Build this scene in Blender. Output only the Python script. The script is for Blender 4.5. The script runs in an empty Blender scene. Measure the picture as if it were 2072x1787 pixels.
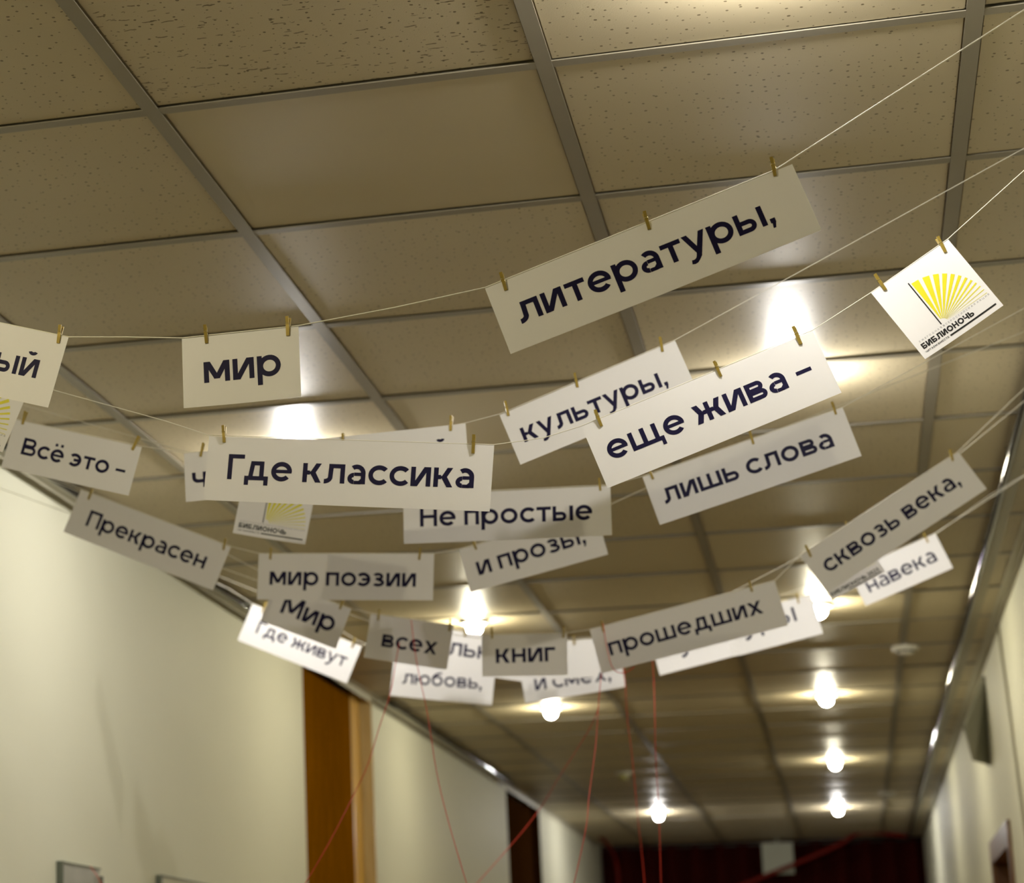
import bpy, bmesh, math, random
from mathutils import Vector, Matrix
random.seed(7)
C = bpy.context.scene.collection
sc = bpy.context.scene
PI = math.pi

# ------------------------------------------------------------------ camera
FPX, YAW, PIT, ROL = 4732.4439, -.283, .244, -.011
CAMZ = 1.35
CAM = Vector((.937, -3.236, CAMZ))
CEIL = CAMZ + 1.362
DX = -725.658
_F = Vector((math.sin(YAW)*math.cos(PIT), math.cos(YAW)*math.cos(PIT), math.sin(PIT)))
_R = Vector((math.cos(YAW), -math.sin(YAW), 0)); _U = _R.cross(_F)
AR = _R*math.cos(ROL) + _U*math.sin(ROL); AU = _U*math.cos(ROL) - _R*math.sin(ROL)
cd = bpy.data.cameras.new('camera'); cam = bpy.data.objects.new('camera', cd); C.objects.link(cam)
m = Matrix((( AR.x, AU.x, -_F.x, CAM.x), (AR.y, AU.y, -_F.y, CAM.y), (AR.z, AU.z, -_F.z, CAM.z), (0, 0, 0, 1)))
cam.matrix_world = m
cd.sensor_width = 36; cd.lens = FPX/2072*36; cd.shift_x = -DX/2072; cd.clip_start = .05; cd.clip_end = 60
cd.dof.use_dof = True; cd.dof.focus_distance = 3.1; cd.dof.aperture_fstop = 7.0
sc.camera = cam

# ------------------------------------------------------------------ world and exposure
w = bpy.data.worlds.new('world'); sc.world = w; w.use_nodes = True
w.node_tree.nodes['Background'].inputs[0].default_value = (.9, .85, .7, 1)
w.node_tree.nodes['Background'].inputs[1].default_value = 0.006
sc.view_settings.view_transform = 'Standard'; sc.view_settings.look = 'None'
sc.view_settings.exposure = 0.0; sc.view_settings.gamma = 1
LAMP = 640.0          # emission of the cool white bulbs
LAMP_COL = (1.0, .97, .92)
WARM = 430.0          # emission of the older, warmer bulbs
WARM_COL = (1.0, .93, .70)

# ------------------------------------------------------------------ helpers
def ray(u, v): return _F + AR*((u-1036-DX)/FPX) - AU*((v-893.5)/FPX)
def at_y(u, v, y): d = ray(u, v); return CAM + d*((y-CAM.y)/d.y)
def at_z(u, v, z): d = ray(u, v); return CAM + d*((z-CAM.z)/d.z)
def at_x(u, v, x): d = ray(u, v); return CAM + d*((x-CAM.x)/d.x)

TR = dict(zip('абвгдеёжзийклмнопрстуфхцчшщъыьэюя', ['a','b','v','g','d','e','yo','zh','z','i','y','k','l','m','n','o','p','r','s','t','u','f','kh','ts','ch','sh','shch','','y','','e','yu','ya']))
def latin(t): return ''.join((TR[c] if c in TR else TR[c.lower()].capitalize() if c.lower() in TR else c) for c in t)
def tag(o, label=None, cat=None, group=None, kind=None):
    if label: o['label'] = latin(label)
    if cat: o['category'] = cat
    if group: o['group'] = group
    if kind: o['kind'] = kind
    return o
def link(name, me, mat=None, parent=None):
    o = bpy.data.objects.new(name, me); C.objects.link(o)
    if mat and me is not None and not me.materials: me.materials.append(mat)
    if parent: o.parent = parent
    return o
def empty(name, loc=(0, 0, 0)):
    o = bpy.data.objects.new(name, None); C.objects.link(o); o.location = loc; o.empty_display_size = .05; return o
class MB:
    def __init__(s): s.v = []; s.f = []; s.sm = False
    def box(s, x0, x1, y0, y1, z0, z1):
        n = len(s.v)
        s.v += [(x, y, z) for z in (z0, z1) for y in (y0, y1) for x in (x0, x1)]
        s.f += [tuple(n+i for i in q) for q in ((0,2,3,1),(4,5,7,6),(0,1,5,4),(2,6,7,3),(0,4,6,2),(1,3,7,5))]
        return s
    def hull8(s, pts):
        n = len(s.v); s.v += [tuple(p) for p in pts]
        s.f += [tuple(n+i for i in q) for q in ((0,2,3,1),(4,5,7,6),(0,1,5,4),(2,6,7,3),(0,4,6,2),(1,3,7,5))]
        return s
    def tube(s, pts, r, n=8, cap=True):
        pts = [Vector(p) for p in pts]; base = len(s.v); up = None
        for i, p in enumerate(pts):
            d = (pts[min(i+1, len(pts)-1)] - pts[max(i-1, 0)]).normalized()
            if up is None: up = Vector((0, 0, 1)) if abs(d.z) < .9 else Vector((1, 0, 0))
            a = d.cross(up).normalized(); b = a.cross(d).normalized(); up = b
            for k in range(n):
                t = 2*PI*k/n; s.v.append(tuple(p + a*(math.cos(t)*r) + b*(math.sin(t)*r)))
        for i in range(len(pts)-1):
            for k in range(n):
                s.f.append((base+i*n+k, base+i*n+(k+1) % n, base+(i+1)*n+(k+1) % n, base+(i+1)*n+k))
        if cap:
            s.f.append(tuple(base+k for k in reversed(range(n)))); s.f.append(tuple(base+(len(pts)-1)*n+k for k in range(n)))
        s.sm = True; return s
    def lathe(s, prof, n=24):
        base = len(s.v)
        for r, z in prof:
            for k in range(n):
                t = 2*PI*k/n; s.v.append((r*math.cos(t), r*math.sin(t), z))
        for i in range(len(prof)-1):
            for k in range(n):
                s.f.append((base+i*n+k, base+i*n+(k+1) % n, base+(i+1)*n+(k+1) % n, base+(i+1)*n+k))
        s.sm = True; return s
    def mesh(s, name):
        me = bpy.data.meshes.new(name); me.from_pydata(s.v, [], s.f); me.update()
        if s.sm:
            me.polygons.foreach_set('use_smooth', [len(p.vertices) < 5 for p in me.polygons])
        return me
    def build(s, name, mat, parent=None): return link(name, s.mesh(name), mat, parent)

# ------------------------------------------------------------------ materials
def nt(name):
    m = bpy.data.materials.new(name); m.use_nodes = True; t = m.node_tree
    return m, t, t.nodes['Principled BSDF']
def lin(c): return tuple(((x/255+.055)/1.055)**2.4 if x/255 > .04045 else x/255/12.92 for x in c)
def simple(name, col, rough=.5, metal=0., noise=.06, scale=12., spec=.5, bump=0.):
    m, t, b = nt(name)
    b.inputs['Roughness'].default_value = rough; b.inputs['Metallic'].default_value = metal
    b.inputs['Specular IOR Level'].default_value = spec
    tc = t.nodes.new('ShaderNodeTexCoord'); n = t.nodes.new('ShaderNodeTexNoise'); n.inputs['Scale'].default_value = scale
    n.inputs['Detail'].default_value = 4
    t.links.new(tc.outputs['Object'], n.inputs['Vector'])
    mx = t.nodes.new('ShaderNodeMix'); mx.data_type = 'RGBA'
    mx.inputs['A'].default_value = tuple(c*(1-noise) for c in col)+(1,); mx.inputs['B'].default_value = tuple(min(1, c*(1+noise)) for c in col)+(1,)
    t.links.new(n.outputs['Fac'], mx.inputs['Factor']); t.links.new(mx.outputs['Result'], b.inputs['Base Color'])
    if bump:
        bp = t.nodes.new('ShaderNodeBump'); bp.inputs['Strength'].default_value = bump; bp.inputs['Distance'].default_value = .002
        t.links.new(n.outputs['Fac'], bp.inputs['Height']); t.links.new(bp.outputs['Normal'], b.inputs['Normal'])
    return m
def tile_mat(name, kind):
    """mineral fibre ceiling tile: kind 0 smooth, 1 pin holes, 2 pin holes and fissures"""
    m, t, b = nt(name)
    b.inputs['Roughness'].default_value = .48; b.inputs['Specular IOR Level'].default_value = .42
    L = t.links.new; tc = t.nodes.new('ShaderNodeTexCoord')
    oi = t.nodes.new('ShaderNodeObjectInfo')
    off = t.nodes.new('ShaderNodeVectorMath'); off.operation = 'ADD'
    cmb = t.nodes.new('ShaderNodeCombineXYZ'); mul = t.nodes.new('ShaderNodeMath'); mul.operation = 'MULTIPLY'; mul.inputs[1].default_value = 37.
    L(oi.outputs['Random'], mul.inputs[0]); L(mul.outputs[0], cmb.inputs[0]); L(mul.outputs[0], cmb.inputs[1])
    L(tc.outputs['Object'], off.inputs[0]); L(cmb.outputs[0], off.inputs[1])
    vec = off.outputs[0]
    base = (.56, .48, .315)
    n = t.nodes.new('ShaderNodeTexNoise'); n.inputs['Scale'].default_value = 3.; n.inputs['Detail'].default_value = 3; L(vec, n.inputs['Vector'])
    mx = t.nodes.new('ShaderNodeMix'); mx.data_type = 'RGBA'
    mx.inputs['A'].default_value = tuple(c*.95 for c in base)+(1,); mx.inputs['B'].default_value = tuple(c*1.05 for c in base)+(1,)
    L(n.outputs['Fac'], mx.inputs['Factor'])
    col = mx.outputs['Result']; hgt = None
    fine = t.nodes.new('ShaderNodeTexNoise'); fine.inputs['Scale'].default_value = 420.; fine.inputs['Detail'].default_value = 2; L(vec, fine.inputs['Vector'])
    def pits(scale, thr, stretch, seed, angle=0.):
        mp = t.nodes.new('ShaderNodeMapping'); mp.inputs['Location'].default_value = (seed, seed*2, 0); mp.inputs['Rotation'].default_value = (0, 0, angle)
        mp.inputs['Scale'].default_value = (stretch, 1, 1); L(vec, mp.inputs['Vector'])
        wn = t.nodes.new('ShaderNodeTexNoise'); wn.inputs['Scale'].default_value = 55.; L(vec, wn.inputs['Vector'])
        ad = t.nodes.new('ShaderNodeMix'); ad.data_type = 'VECTOR'; ad.inputs['Factor'].default_value = .012 if stretch < 1 else .004
        L(mp.outputs[0], ad.inputs['A']); L(wn.outputs['Color'], ad.inputs['B'])
        vo = t.nodes.new('ShaderNodeTexVoronoi'); vo.voronoi_dimensions = '2D'; vo.inputs['Scale'].default_value = scale; L(ad.outputs['Result'], vo.inputs['Vector'])
        # only a share of the cells carry a pit
        sep = t.nodes.new('ShaderNodeSeparateColor'); L(vo.outputs['Color'], sep.inputs[0])
        th = t.nodes.new('ShaderNodeMath'); th.operation = 'MULTIPLY'; th.inputs[1].default_value = thr; L(sep.outputs[0], th.inputs[0])
        lt = t.nodes.new('ShaderNodeMath'); lt.operation = 'LESS_THAN'; L(vo.outputs['Distance'], lt.inputs[0]); L(th.outputs[0], lt.inputs[1])
        return lt.outputs[0]
    if kind:
        p = pits(50. if kind == 1 else 56., .125 if kind == 1 else .14, 1., 3.)
        if kind == 2:
            for i, (sc_, st, an) in enumerate(((44., .26, .45), (46., .28, -.4), (50., .30, 1.2))):
                q = pits(sc_, .085, st, 11.+i*7, an)
                mm = t.nodes.new('ShaderNodeMath'); mm.operation = 'MAXIMUM'; L(p, mm.inputs[0]); L(q, mm.inputs[1]); p = mm.outputs[0]
        dk = t.nodes.new('ShaderNodeMix'); dk.data_type = 'RGBA'; dk.inputs['B'].default_value = (.16, .12, .06, 1)
        L(p, dk.inputs['Factor']); L(col, dk.inputs['A']); col = dk.outputs['Result']
        sb = t.nodes.new('ShaderNodeMath'); sb.operation = 'MULTIPLY_ADD'; sb.inputs[1].default_value = -1.6
        L(p, sb.inputs[0]); L(fine.outputs['Fac'], sb.inputs[2]); hgt = sb.outputs[0]
    else:
        hgt = fine.outputs['Fac']
    bp = t.nodes.new('ShaderNodeBump'); bp.inputs['Strength'].default_value = .18; bp.inputs['Distance'].default_value = .001
    L(hgt, bp.inputs['Height']); L(bp.outputs['Normal'], b.inputs['Normal']); L(col, b.inputs['Base Color'])
    return m
def wood(name, c1, c2, rough=.3, spec=.3, scale=6., stretch=(6, 6, .6)):
    m, t, b = nt(name); L = t.links.new
    b.inputs['Roughness'].default_value = rough; b.inputs['Specular IOR Level'].default_value = spec
    tc = t.nodes.new('ShaderNodeTexCoord'); mp = t.nodes.new('ShaderNodeMapping'); mp.inputs['Scale'].default_value = stretch
    n = t.nodes.new('ShaderNodeTexNoise'); n.inputs['Scale'].default_value = scale; n.inputs['Detail'].default_value = 6; n.inputs['Distortion'].default_value = .6
    L(tc.outputs['Object'], mp.inputs['Vector']); L(mp.outputs[0], n.inputs['Vector'])
    r = t.nodes.new('ShaderNodeValToRGB'); r.color_ramp.elements[0].position = .3; r.color_ramp.elements[1].position = .7
    r.color_ramp.elements[0].color = c1+(1,); r.color_ramp.elements[1].color = c2+(1,)
    L(n.outputs['Fac'], r.inputs[0]); L(r.outputs[0], b.inputs['Base Color'])
    return m
def emit(name, col, s):
    m, t, b = nt(name); b.inputs['Base Color'].default_value = (1, 1, 1, 1)
    b.inputs['Emission Color'].default_value = col+(1,); b.inputs['Emission Strength'].default_value = s
    return m
def paper_mat(name, col):
    m, t, b = nt(name); L = t.links.new
    tc = t.nodes.new('ShaderNodeTexCoord'); n = t.nodes.new('ShaderNodeTexNoise'); n.inputs['Scale'].default_value = 90.; L(tc.outputs['Object'], n.inputs['Vector'])
    mx = t.nodes.new('ShaderNodeMix'); mx.data_type = 'RGBA'; mx.inputs['A'].default_value = tuple(c*.98 for c in col)+(1,); mx.inputs['B'].default_value = col+(1,)
    L(n.outputs['Fac'], mx.inputs['Factor']); L(mx.outputs['Result'], b.inputs['Base Color'])
    b.inputs['Roughness'].default_value = .55; b.inputs['Specular IOR Level'].default_value = .35
    tr = t.nodes.new('ShaderNodeBsdfTranslucent'); tr.inputs['Color'].default_value = (col[0]*.95, col[1]*.9, col[2]*.75, 1)
    ms = t.nodes.new('ShaderNodeMixShader'); ms.inputs[0].default_value = .09
    out = t.nodes['Material Output']; L(b.outputs[0], ms.inputs[1]); L(tr.outputs[0], ms.inputs[2]); L(ms.outputs[0], out.inputs['Surface'])
    return m

M = dict(
    tile0=tile_mat('ceiling tile smooth', 0), tile1=tile_mat('ceiling tile pinholed', 1), tile2=tile_mat('ceiling tile fissured', 2),
    tee=simple('painted steel grid', (.27, .24, .175), .40, 0., .03, 20.),
    deck=simple('plenum deck', (.2, .19, .17), .9),
    wall=simple('cream wall paint', (.74, .73, .58), .62, 0., .025, 3., bump=.08),
    endwall=simple('dark red cloth', (.05, .004, .002), .9, 0., .3, 5., spec=.1),
    floor=simple('tan linoleum', (.21, .125, .04), .4, 0., .12, 4.),
    chrome=simple('polished chrome', (.62, .63, .64), .09, 1., .02), gloss=simple('glossy black rail', (.012, .012, .013), .06, 0., .02, spec=.3),
    alu=simple('painted strip', (.33, .30, .21), .4, 0., .04),
    trim=simple('cream angle trim', (.55, .52, .40), .4, 0., .03),
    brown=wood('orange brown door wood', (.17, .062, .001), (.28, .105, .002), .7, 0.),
    lamplit=wood('pale varnished wood', (.62, .46, .20), (.80, .64, .34), .3), golden=wood('golden varnished wood', (.66, .34, .03), (.82, .50, .09), .3),  # jamb wood colour lightened to stand in for lamplight
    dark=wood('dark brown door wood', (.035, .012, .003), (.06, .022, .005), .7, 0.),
    doorw=wood('reddish brown door wood', (.10, .045, .02), (.20, .09, .03), .35),
    grey=simple('grey sheet metal', (.36, .36, .28), .5, .2, .05),
    darkgrey=simple('dark rubber edge', (.05, .05, .045), .6),
    plastic=simple('white plastic', (.75, .73, .66), .35, 0., .02),
    socket=simple('white enamel', (.8, .8, .78), .3),
    bulb=emit('lit frosted bulb', LAMP_COL, LAMP), bulbw=emit('lit warm bulb', WARM_COL, WARM), bulbs=emit('lit strong warm bulb', (1.0, .90, .62), 1000.),
    dim=simple('dull lamp glass', (.40, .38, .16), .3),
    paper=paper_mat('white card paper', (.86, .845, .85)),
    ink=simple('dark navy ink', (.010, .008, .040), .5, 0., .1, spec=.12),
    black=simple('black ink', (.012, .012, .013), .4),
    inkgrey=simple('grey ink', (.30, .30, .32), .5),
    yellow=simple('yellow ink', (.72, .66, .015), .45, 0., .03),
    gold=simple('gold painted wood', (.35, .25, .045), .38, .35, .15, 200.),
    steel=simple('spring wire', (.62, .55, .35), .25, 1.),
    thread=simple('white cotton thread', (.80, .77, .66), .6, 0., .1, 900.),
    red=simple('red wool thread', (.60, .03, .008), .7, 0., .2, 600.),
    sash=simple('red satin ribbon', (.16, .006, .001), .5, 0., .2, 30., spec=.2),
    print_=simple('grey photo print', (.33, .32, .27), .35, 0., .35, 9.),
    cream=simple('cream mount board', (.62, .60, .46), .5),
    glass=simple('picture glass edge', (.14, .16, .13), .1),
    cord=simple('grey cable', (.26, .24, .17), .5),
)

XL, XR, Y0, Y1 = -.985, 1.515, -5.6, 16.3

# ------------------------------------------------------------------ setting: floor, walls
tag(MB().box(XL-.3, XR+.2, Y0-.2, Y1+.2, -.1, 0).build('floor', M['floor']), kind='structure')
D1, D2 = (5.35, 6.70), (10.8, 12.35)
mb = MB()
for a, b in ((Y0-.2, D1[0]), (D1[1], D2[0]), (D2[1], Y1+.2)): mb.box(XL-.2, XL, a, b, 0, CEIL+.06)
tag(mb.build('wall_left', M['wall']), kind='structure')
DR = (5.92, 7.17, CAMZ+.69)
mb = MB().box(XR, XR+.2, Y0-.2, DR[0], 0, CEIL+.06).box(XR, XR+.2, DR[1], Y1+.2, 0, CEIL+.06).box(XR, XR+.2, DR[0], DR[1], DR[2], CEIL+.06)
tag(mb.build('wall_right', M['wall']), kind='structure')
tag(MB().box(XL, XR, Y0-.2, Y0, 0, CEIL+.06).build('wall_back', M['wall']), kind='structure')
tag(MB().box(XL, XR, Y1, Y1+.2, 0, CEIL+.06).build('wall_front', M['endwall']), kind='structure')
for s, x in (('left', XL), ('right', XR)):
    sg = 1 if s == 'left' else -1
    gaps = (D1, D2) if s == 'left' else ((DR[0], DR[1]),)
    mb = MB(); y = Y0
    for g in gaps: mb.box(min(x, x+sg*.014), max(x, x+sg*.014), y, g[0]-.07, 0, .09); y = g[1]+.07
    mb.box(min(x, x+sg*.014), max(x, x+sg*.014), y, Y1-.3, 0, .09)
    tag(mb.build('baseboard_'+s, M['brown']), kind='structure')

# full-height doors set in the left wall
def tall_door(n, g, leaf, frame, knob):
    root = empty('door_%d' % n, (XL-.07, g[0], 0)); tag(root, kind='structure')
    def P(mb_, name, mat, par=root):
        mb_.v = [(x-root.location.x, y-root.location.y, z) for x, y, z in mb_.v] if par is root else mb_.v
        return mb_.build(name, mat, par)
    mid = (g[0]+g[1])/2
    for a, b in ((g[0]+.05, mid-.002), (mid+.002, g[1]-.22)):
        P(MB().box(XL-.10, XL-.05, a, b, .01, 2.1), 'door_leaf', leaf)
        P(MB().box(XL-.10, XL-.05, a, b, 2.12, CEIL-.02), 'transom_panel', leaf)
    P(MB().box(XL-.10, XL-.05, g[1]-.215, g[1]-.0, .0, CEIL), 'frame_post', frame)
    P(MB().box(XL-.10, XL-.04, g[0], g[0]+.045, .0, CEIL), 'frame_post', frame)
    P(MB().box(XL-.10, XL-.05, g[0]+.05, g[1]-.22, 2.1, 2.12), 'transom_rail', leaf)
    P(MB().box(XL-.05, XL-.001, g[1]-.012, g[1]-.001, 0, CEIL-.005), 'jamb_lining', M['lamplit'] if n == 1 else leaf)  # first door: light falling on the far jamb is put into its colour
    P(MB().tube([(XL-.055, mid-.06, 1.0), (XL-.02, mid-.06, 1.0), (XL-.02, mid-.16, 1.0)], .009), 'door_handle', M['chrome'])
    mbk = MB().box(XL-.14, XL-.105, g[0]-.01, g[1]+.01, 0, CEIL)
    P(mbk, 'door_lining', leaf)
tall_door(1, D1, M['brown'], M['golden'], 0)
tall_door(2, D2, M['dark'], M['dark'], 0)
# door in the right wall
root = empty('door_3', (XR, DR[0], 0)); tag(root, kind='structure')
def P3(mb_, name, mat):
    mb_.v = [(x-XR, y-DR[0], z) for x, y, z in mb_.v]; return mb_.build(name, mat, root)
a, b, zt = DR
P3(MB().box(XR-.012, XR+.10, a, b, zt-.09, zt), 'frame_head', M['doorw'])
P3(MB().box(XR-.012, XR+.10, a, a+.09, 0, zt-.09), 'frame_post', M['doorw'])
P3(MB().box(XR-.012, XR+.10, b-.09, b, 0, zt-.09), 'frame_post', M['doorw'])
P3(MB().box(XR+.05, XR+.09, a+.093, b-.093, .01, zt-.10), 'door_leaf', M['brown'])
P3(MB().tube([(XR+.05, a+.16, 1.0), (XR+.0, a+.16, 1.0), (XR+.0, a+.28, 1.0)], .009), 'door_handle', M['chrome'])

# ------------------------------------------------------------------ ceiling: deck, tiles, grid, rails
ceil = tag(MB().box(XL-.2, XR+.2, Y0-.2, Y1+.2, CEIL+.06, CEIL+.16).build('ceiling', M['deck']), kind='structure')
cols = [XL+.004, -.6, 0, .6, 1.2, XR-.004]
rows = [-5.4+.6*i for i in range(37)]
rows = [r for r in rows if Y0 < r < Y1]
edges = [Y0] + rows + [Y1]
tile_me = {}
def tile_mesh(wx, wy, k):
    key = (round(wx, 3), round(wy, 3), k)
    if key not in tile_me:
        # slab with a stepped (tegular) edge
        a, b = wx/2-.004, wy/2-.004; mb = MB().box(-a, a, -b, b, .004, .016)
        mb.box(-a+.010, a-.010, -b+.010, b-.010, .0, .004)
        me = mb.mesh('ceiling_tile'); me.materials.append(M['tile%d' % k]); tile_me[key] = me
    return tile_me[key]
for j in range(len(edges)-1):
    for i in range(5):
        x0, x1, y0, y1 = cols[i], cols[i+1], edges[j], edges[j+1]
        if y1-y0 < .05: continue
        yc = (y0+y1)/2
        k = 1
        if i == 2 and abs(yc+.3) < .1: k = 2
        elif i == 2 and abs(yc-.3) < .1: k = 0
        elif random.random() < .12: k = 0
        o = link('ceiling_tile', tile_mesh(x1-x0, y1-y0, k), None, ceil)
        o.location = ((x0+x1)/2, yc, CEIL+.001+random.uniform(0, .0025))
        o.rotation_euler = (random.uniform(-.003, .003), random.uniform(-.003, .003), 0)
L_ = Y1-Y0
for x in cols[1:-1]:
    MB().box(x-.012, x+.012, Y0, Y1, CEIL-.0022, CEIL-.0002).box(x-.0015, x+.0015, Y0, Y1, CEIL, CEIL+.035).build('main_runner', M['tee'], ceil)
seg_me = {}
for y in rows:
    for i in range(5):
        x0 = cols[i]+(.0122 if i else 0); x1 = cols[i+1]-(.0122 if i < 4 else 0); wx = x1-x0
        key = round(wx, 3)
        if key not in seg_me:
            me = MB().box(-wx/2, wx/2, -.012, .012, -.0014, .0002).box(-wx/2, wx/2, -.0015, .0015, .0002, .03).mesh('cross_tee'); me.materials.append(M['tee']); seg_me[key] = me
        o = link('cross_tee', seg_me[key], None, ceil); o.location = ((x0+x1)/2, y, CEIL-.0004)
for s, x, sg in (('left', XL, 1), ('right', XR, -1)):
    mb = MB().box(min(x, x+sg*.028), max(x, x+sg*.028), Y0, Y1-.25, CEIL-.0046, CEIL-.0026).box(min(x, x+sg*.003), max(x, x+sg*.003), Y0, Y1-.25, CEIL-.03, CEIL-.0046)
    tag(mb.build('trim_%d' % (1 if s == 'left' else 2), M['trim']), kind='structure')

def rail(x, z, y0, y1, label):
    r = empty('picture_rail', (x, y0, z)); tag(r, label, 'rail')
    MB().tube([(0, i*(y1-y0)/20, 0) for i in range(21)], .0095, 14).build('tube', M['gloss'], r)
    sg = 1 if x > 0 else -1
    MB().box(min(sg*.013, sg*.042), max(sg*.013, sg*.042), 0, y1-y0, .004, .010).build('mounting_strip', M['alu'], r)
    n = int((y1-y0)/1.2)
    me = None
    for k in range(n+1):
        mb = MB().box(-.011, .011, 0, .02, .006, CEIL-z-.003)
        me = me or mb.mesh('bracket')
        o = link('bracket', me, M['chrome'], r); o.location = (0, .03+k*1.2, 0)
rail(1.400, CEIL-.022, -4.5, 15.9, 'shiny chrome rail running under the ceiling along the right wall')
rail(-.915, CEIL-.022, -4.5, 5.2, 'chrome rail under the ceiling along the near part of the left wall')
rail(-.915, CEIL-.022, 6.75, 10.7, 'chrome rail under the ceiling along the left wall between the two doors')

# ------------------------------------------------------------------ ceiling lamps
BZ = CEIL-.024
ring_me = MB().lathe([(.020, -.001), (.046, -.001), (.046, -.007), (.040, -.010), (.020, -.010), (.020, -.001)], 28).mesh('trim_ring'); ring_me.materials.append(M['socket'])
sock_me = MB().lathe([(.001, -.004), (.034, -.004), (.034, -.006), (.001, -.006)], 24).mesh('socket'); sock_me.materials.append(M['socket'])
prof = [(.020, .018), (.0255, .008)] + [(.0268*math.cos(t), .0268*math.sin(t)) for t in [-.14*i for i in range(0, 12)]] + [(.0005, -.0268)]
bulb_me = MB().lathe(prof, 28).mesh('bulb')
bulb_me.materials.append(M['bulb'])
bulb_w = MB().lathe(prof, 28).mesh('bulb'); bulb_w.materials.append(M['bulbw'])
bulb_s = MB().lathe(prof, 28).mesh('bulb'); bulb_s.materials.append(M['bulbs'])
bulb_off = MB().lathe(prof, 28).mesh('bulb'); bulb_off.materials.append(M['dim'])
def lamp(x, y, label, on=True, warm=False, group=None):
    r = empty('ceiling_lamp', (x, y, CEIL-.003)); tag(r, label, 'lamp', group)
    link('trim_ring', ring_me, None, r); link('socket', sock_me, None, r)
    o = link('bulb', (bulb_s if warm == 2 else bulb_w if warm else bulb_me) if on else bulb_off, None, r); o.location = (0, 0, BZ-CEIL+.003)
def lamp_px(u, v, label, on=True, warm=False):
    p = at_z(u, v, BZ); lamp(p.x, p.y, label, on, warm)
lamp(.93, -.31, 'lit bulb over the top edge of the photo, right of centre')
lamp_px(1606, 778, 'lit bulb hidden behind the bright card with the three pins at right of centre')
lamp_px(597, 937, 'lit bulb behind the long bright card at left of centre, glowing on the ceiling')
lamp_px(960, 1270, 'lit bulb just above the small card on the lowest string, left row of lamps', warm=True)
lamp_px(1115, 1442, 'lit bulb below the two lowest white cards, left row of lamps', warm=True)
lamp_px(1333, 1652, 'farthest lit bulb of the left row, behind a hanging red thread')
lamp_px(1262, 1571, 'small unlit dull bulb in the left row of lamps', False)
lamp_px(1657, 1236, 'lit bulb touching the lower corner of the steep card at right, largest of its row', warm=True)
lamp_px(1672, 1416, 'lit bulb, second largest visible in the right row of lamps', warm=True)
lamp_px(1690, 1547, 'lit bulb, third visible in the right row, with a bright streak above it', warm=True)
lamp_px(1696, 1641, 'farthest lit bulb of the right row, just above the dark red end wall')
lamp(-.30, -1.5, 'warm lit bulb of the left row, outside the photo at upper left', warm=2)

# smoke detectors
det = MB().lathe([(.001, -.034), (.020, -.034), (.030, -.028), (.034, -.018), (.050, -.014), (.052, -.002), (.001, -.002)], 28).mesh('housing')
slot = MB().lathe([(.0335, -.025), (.0355, -.022), (.0355, -.020), (.0335, -.018)], 28).mesh('vent_slots')
for (u, v, lab) in ((1832, 1314, 'white round smoke detector on the ceiling left of the chrome rail'), (1797, 1607, 'far white smoke detector on the ceiling near the end wall, right of the lamps')):
    p = at_z(u, v, CEIL-.015); r = empty('smoke_detector', (p.x, p.y, CEIL-.0022)); tag(r, lab, 'detector')
    link('housing', det, M['plastic'], r); link('vent_slots', slot, M['darkgrey'], r)

# ------------------------------------------------------------------ lettering: strokes of a geometric sans
def Q(*p): return list(p)
def hb(x0, x1, y, t): return [(x0, y), (x1, y), (x1, y+t), (x0, y+t)]
def vb(x, y0, y1, t): return [(x, y0), (x+t, y0), (x+t, y1), (x, y1)]
def dg(xb, yb, xt, yt, wd): return [(xb, yb), (xb+wd, yb), (xt+wd, yt), (xt, yt)]
def arc(cx, cy, rx, ry, a0, a1, t, n=None):
    n = n or max(4, int(abs(a1-a0)/12)); out = []
    for i in range(n):
        p = []
        for a, k in ((a0+(a1-a0)*i/n, 0), (a0+(a1-a0)*(i+1)/n, 0), (a0+(a1-a0)*(i+1)/n, 1), (a0+(a1-a0)*i/n, 1)):
            a = math.radians(a); p.append((cx+(rx-k*t)*math.cos(a), cy+(ry-k*t)*math.sin(a)))
        out.append(p)
    return out
def bowl(x0, x1, y0, y1, t):        # D-shaped bowl open to the left at x0
    ry = (y1-y0)/2; rx = min(ry*1.05, (x1-x0)*.8); cx = x1-rx
    return [hb(x0, cx, y0, t), hb(x0, cx, y1-t, t)] + arc(cx, (y0+y1)/2, rx, ry, -90, 90, t)
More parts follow.
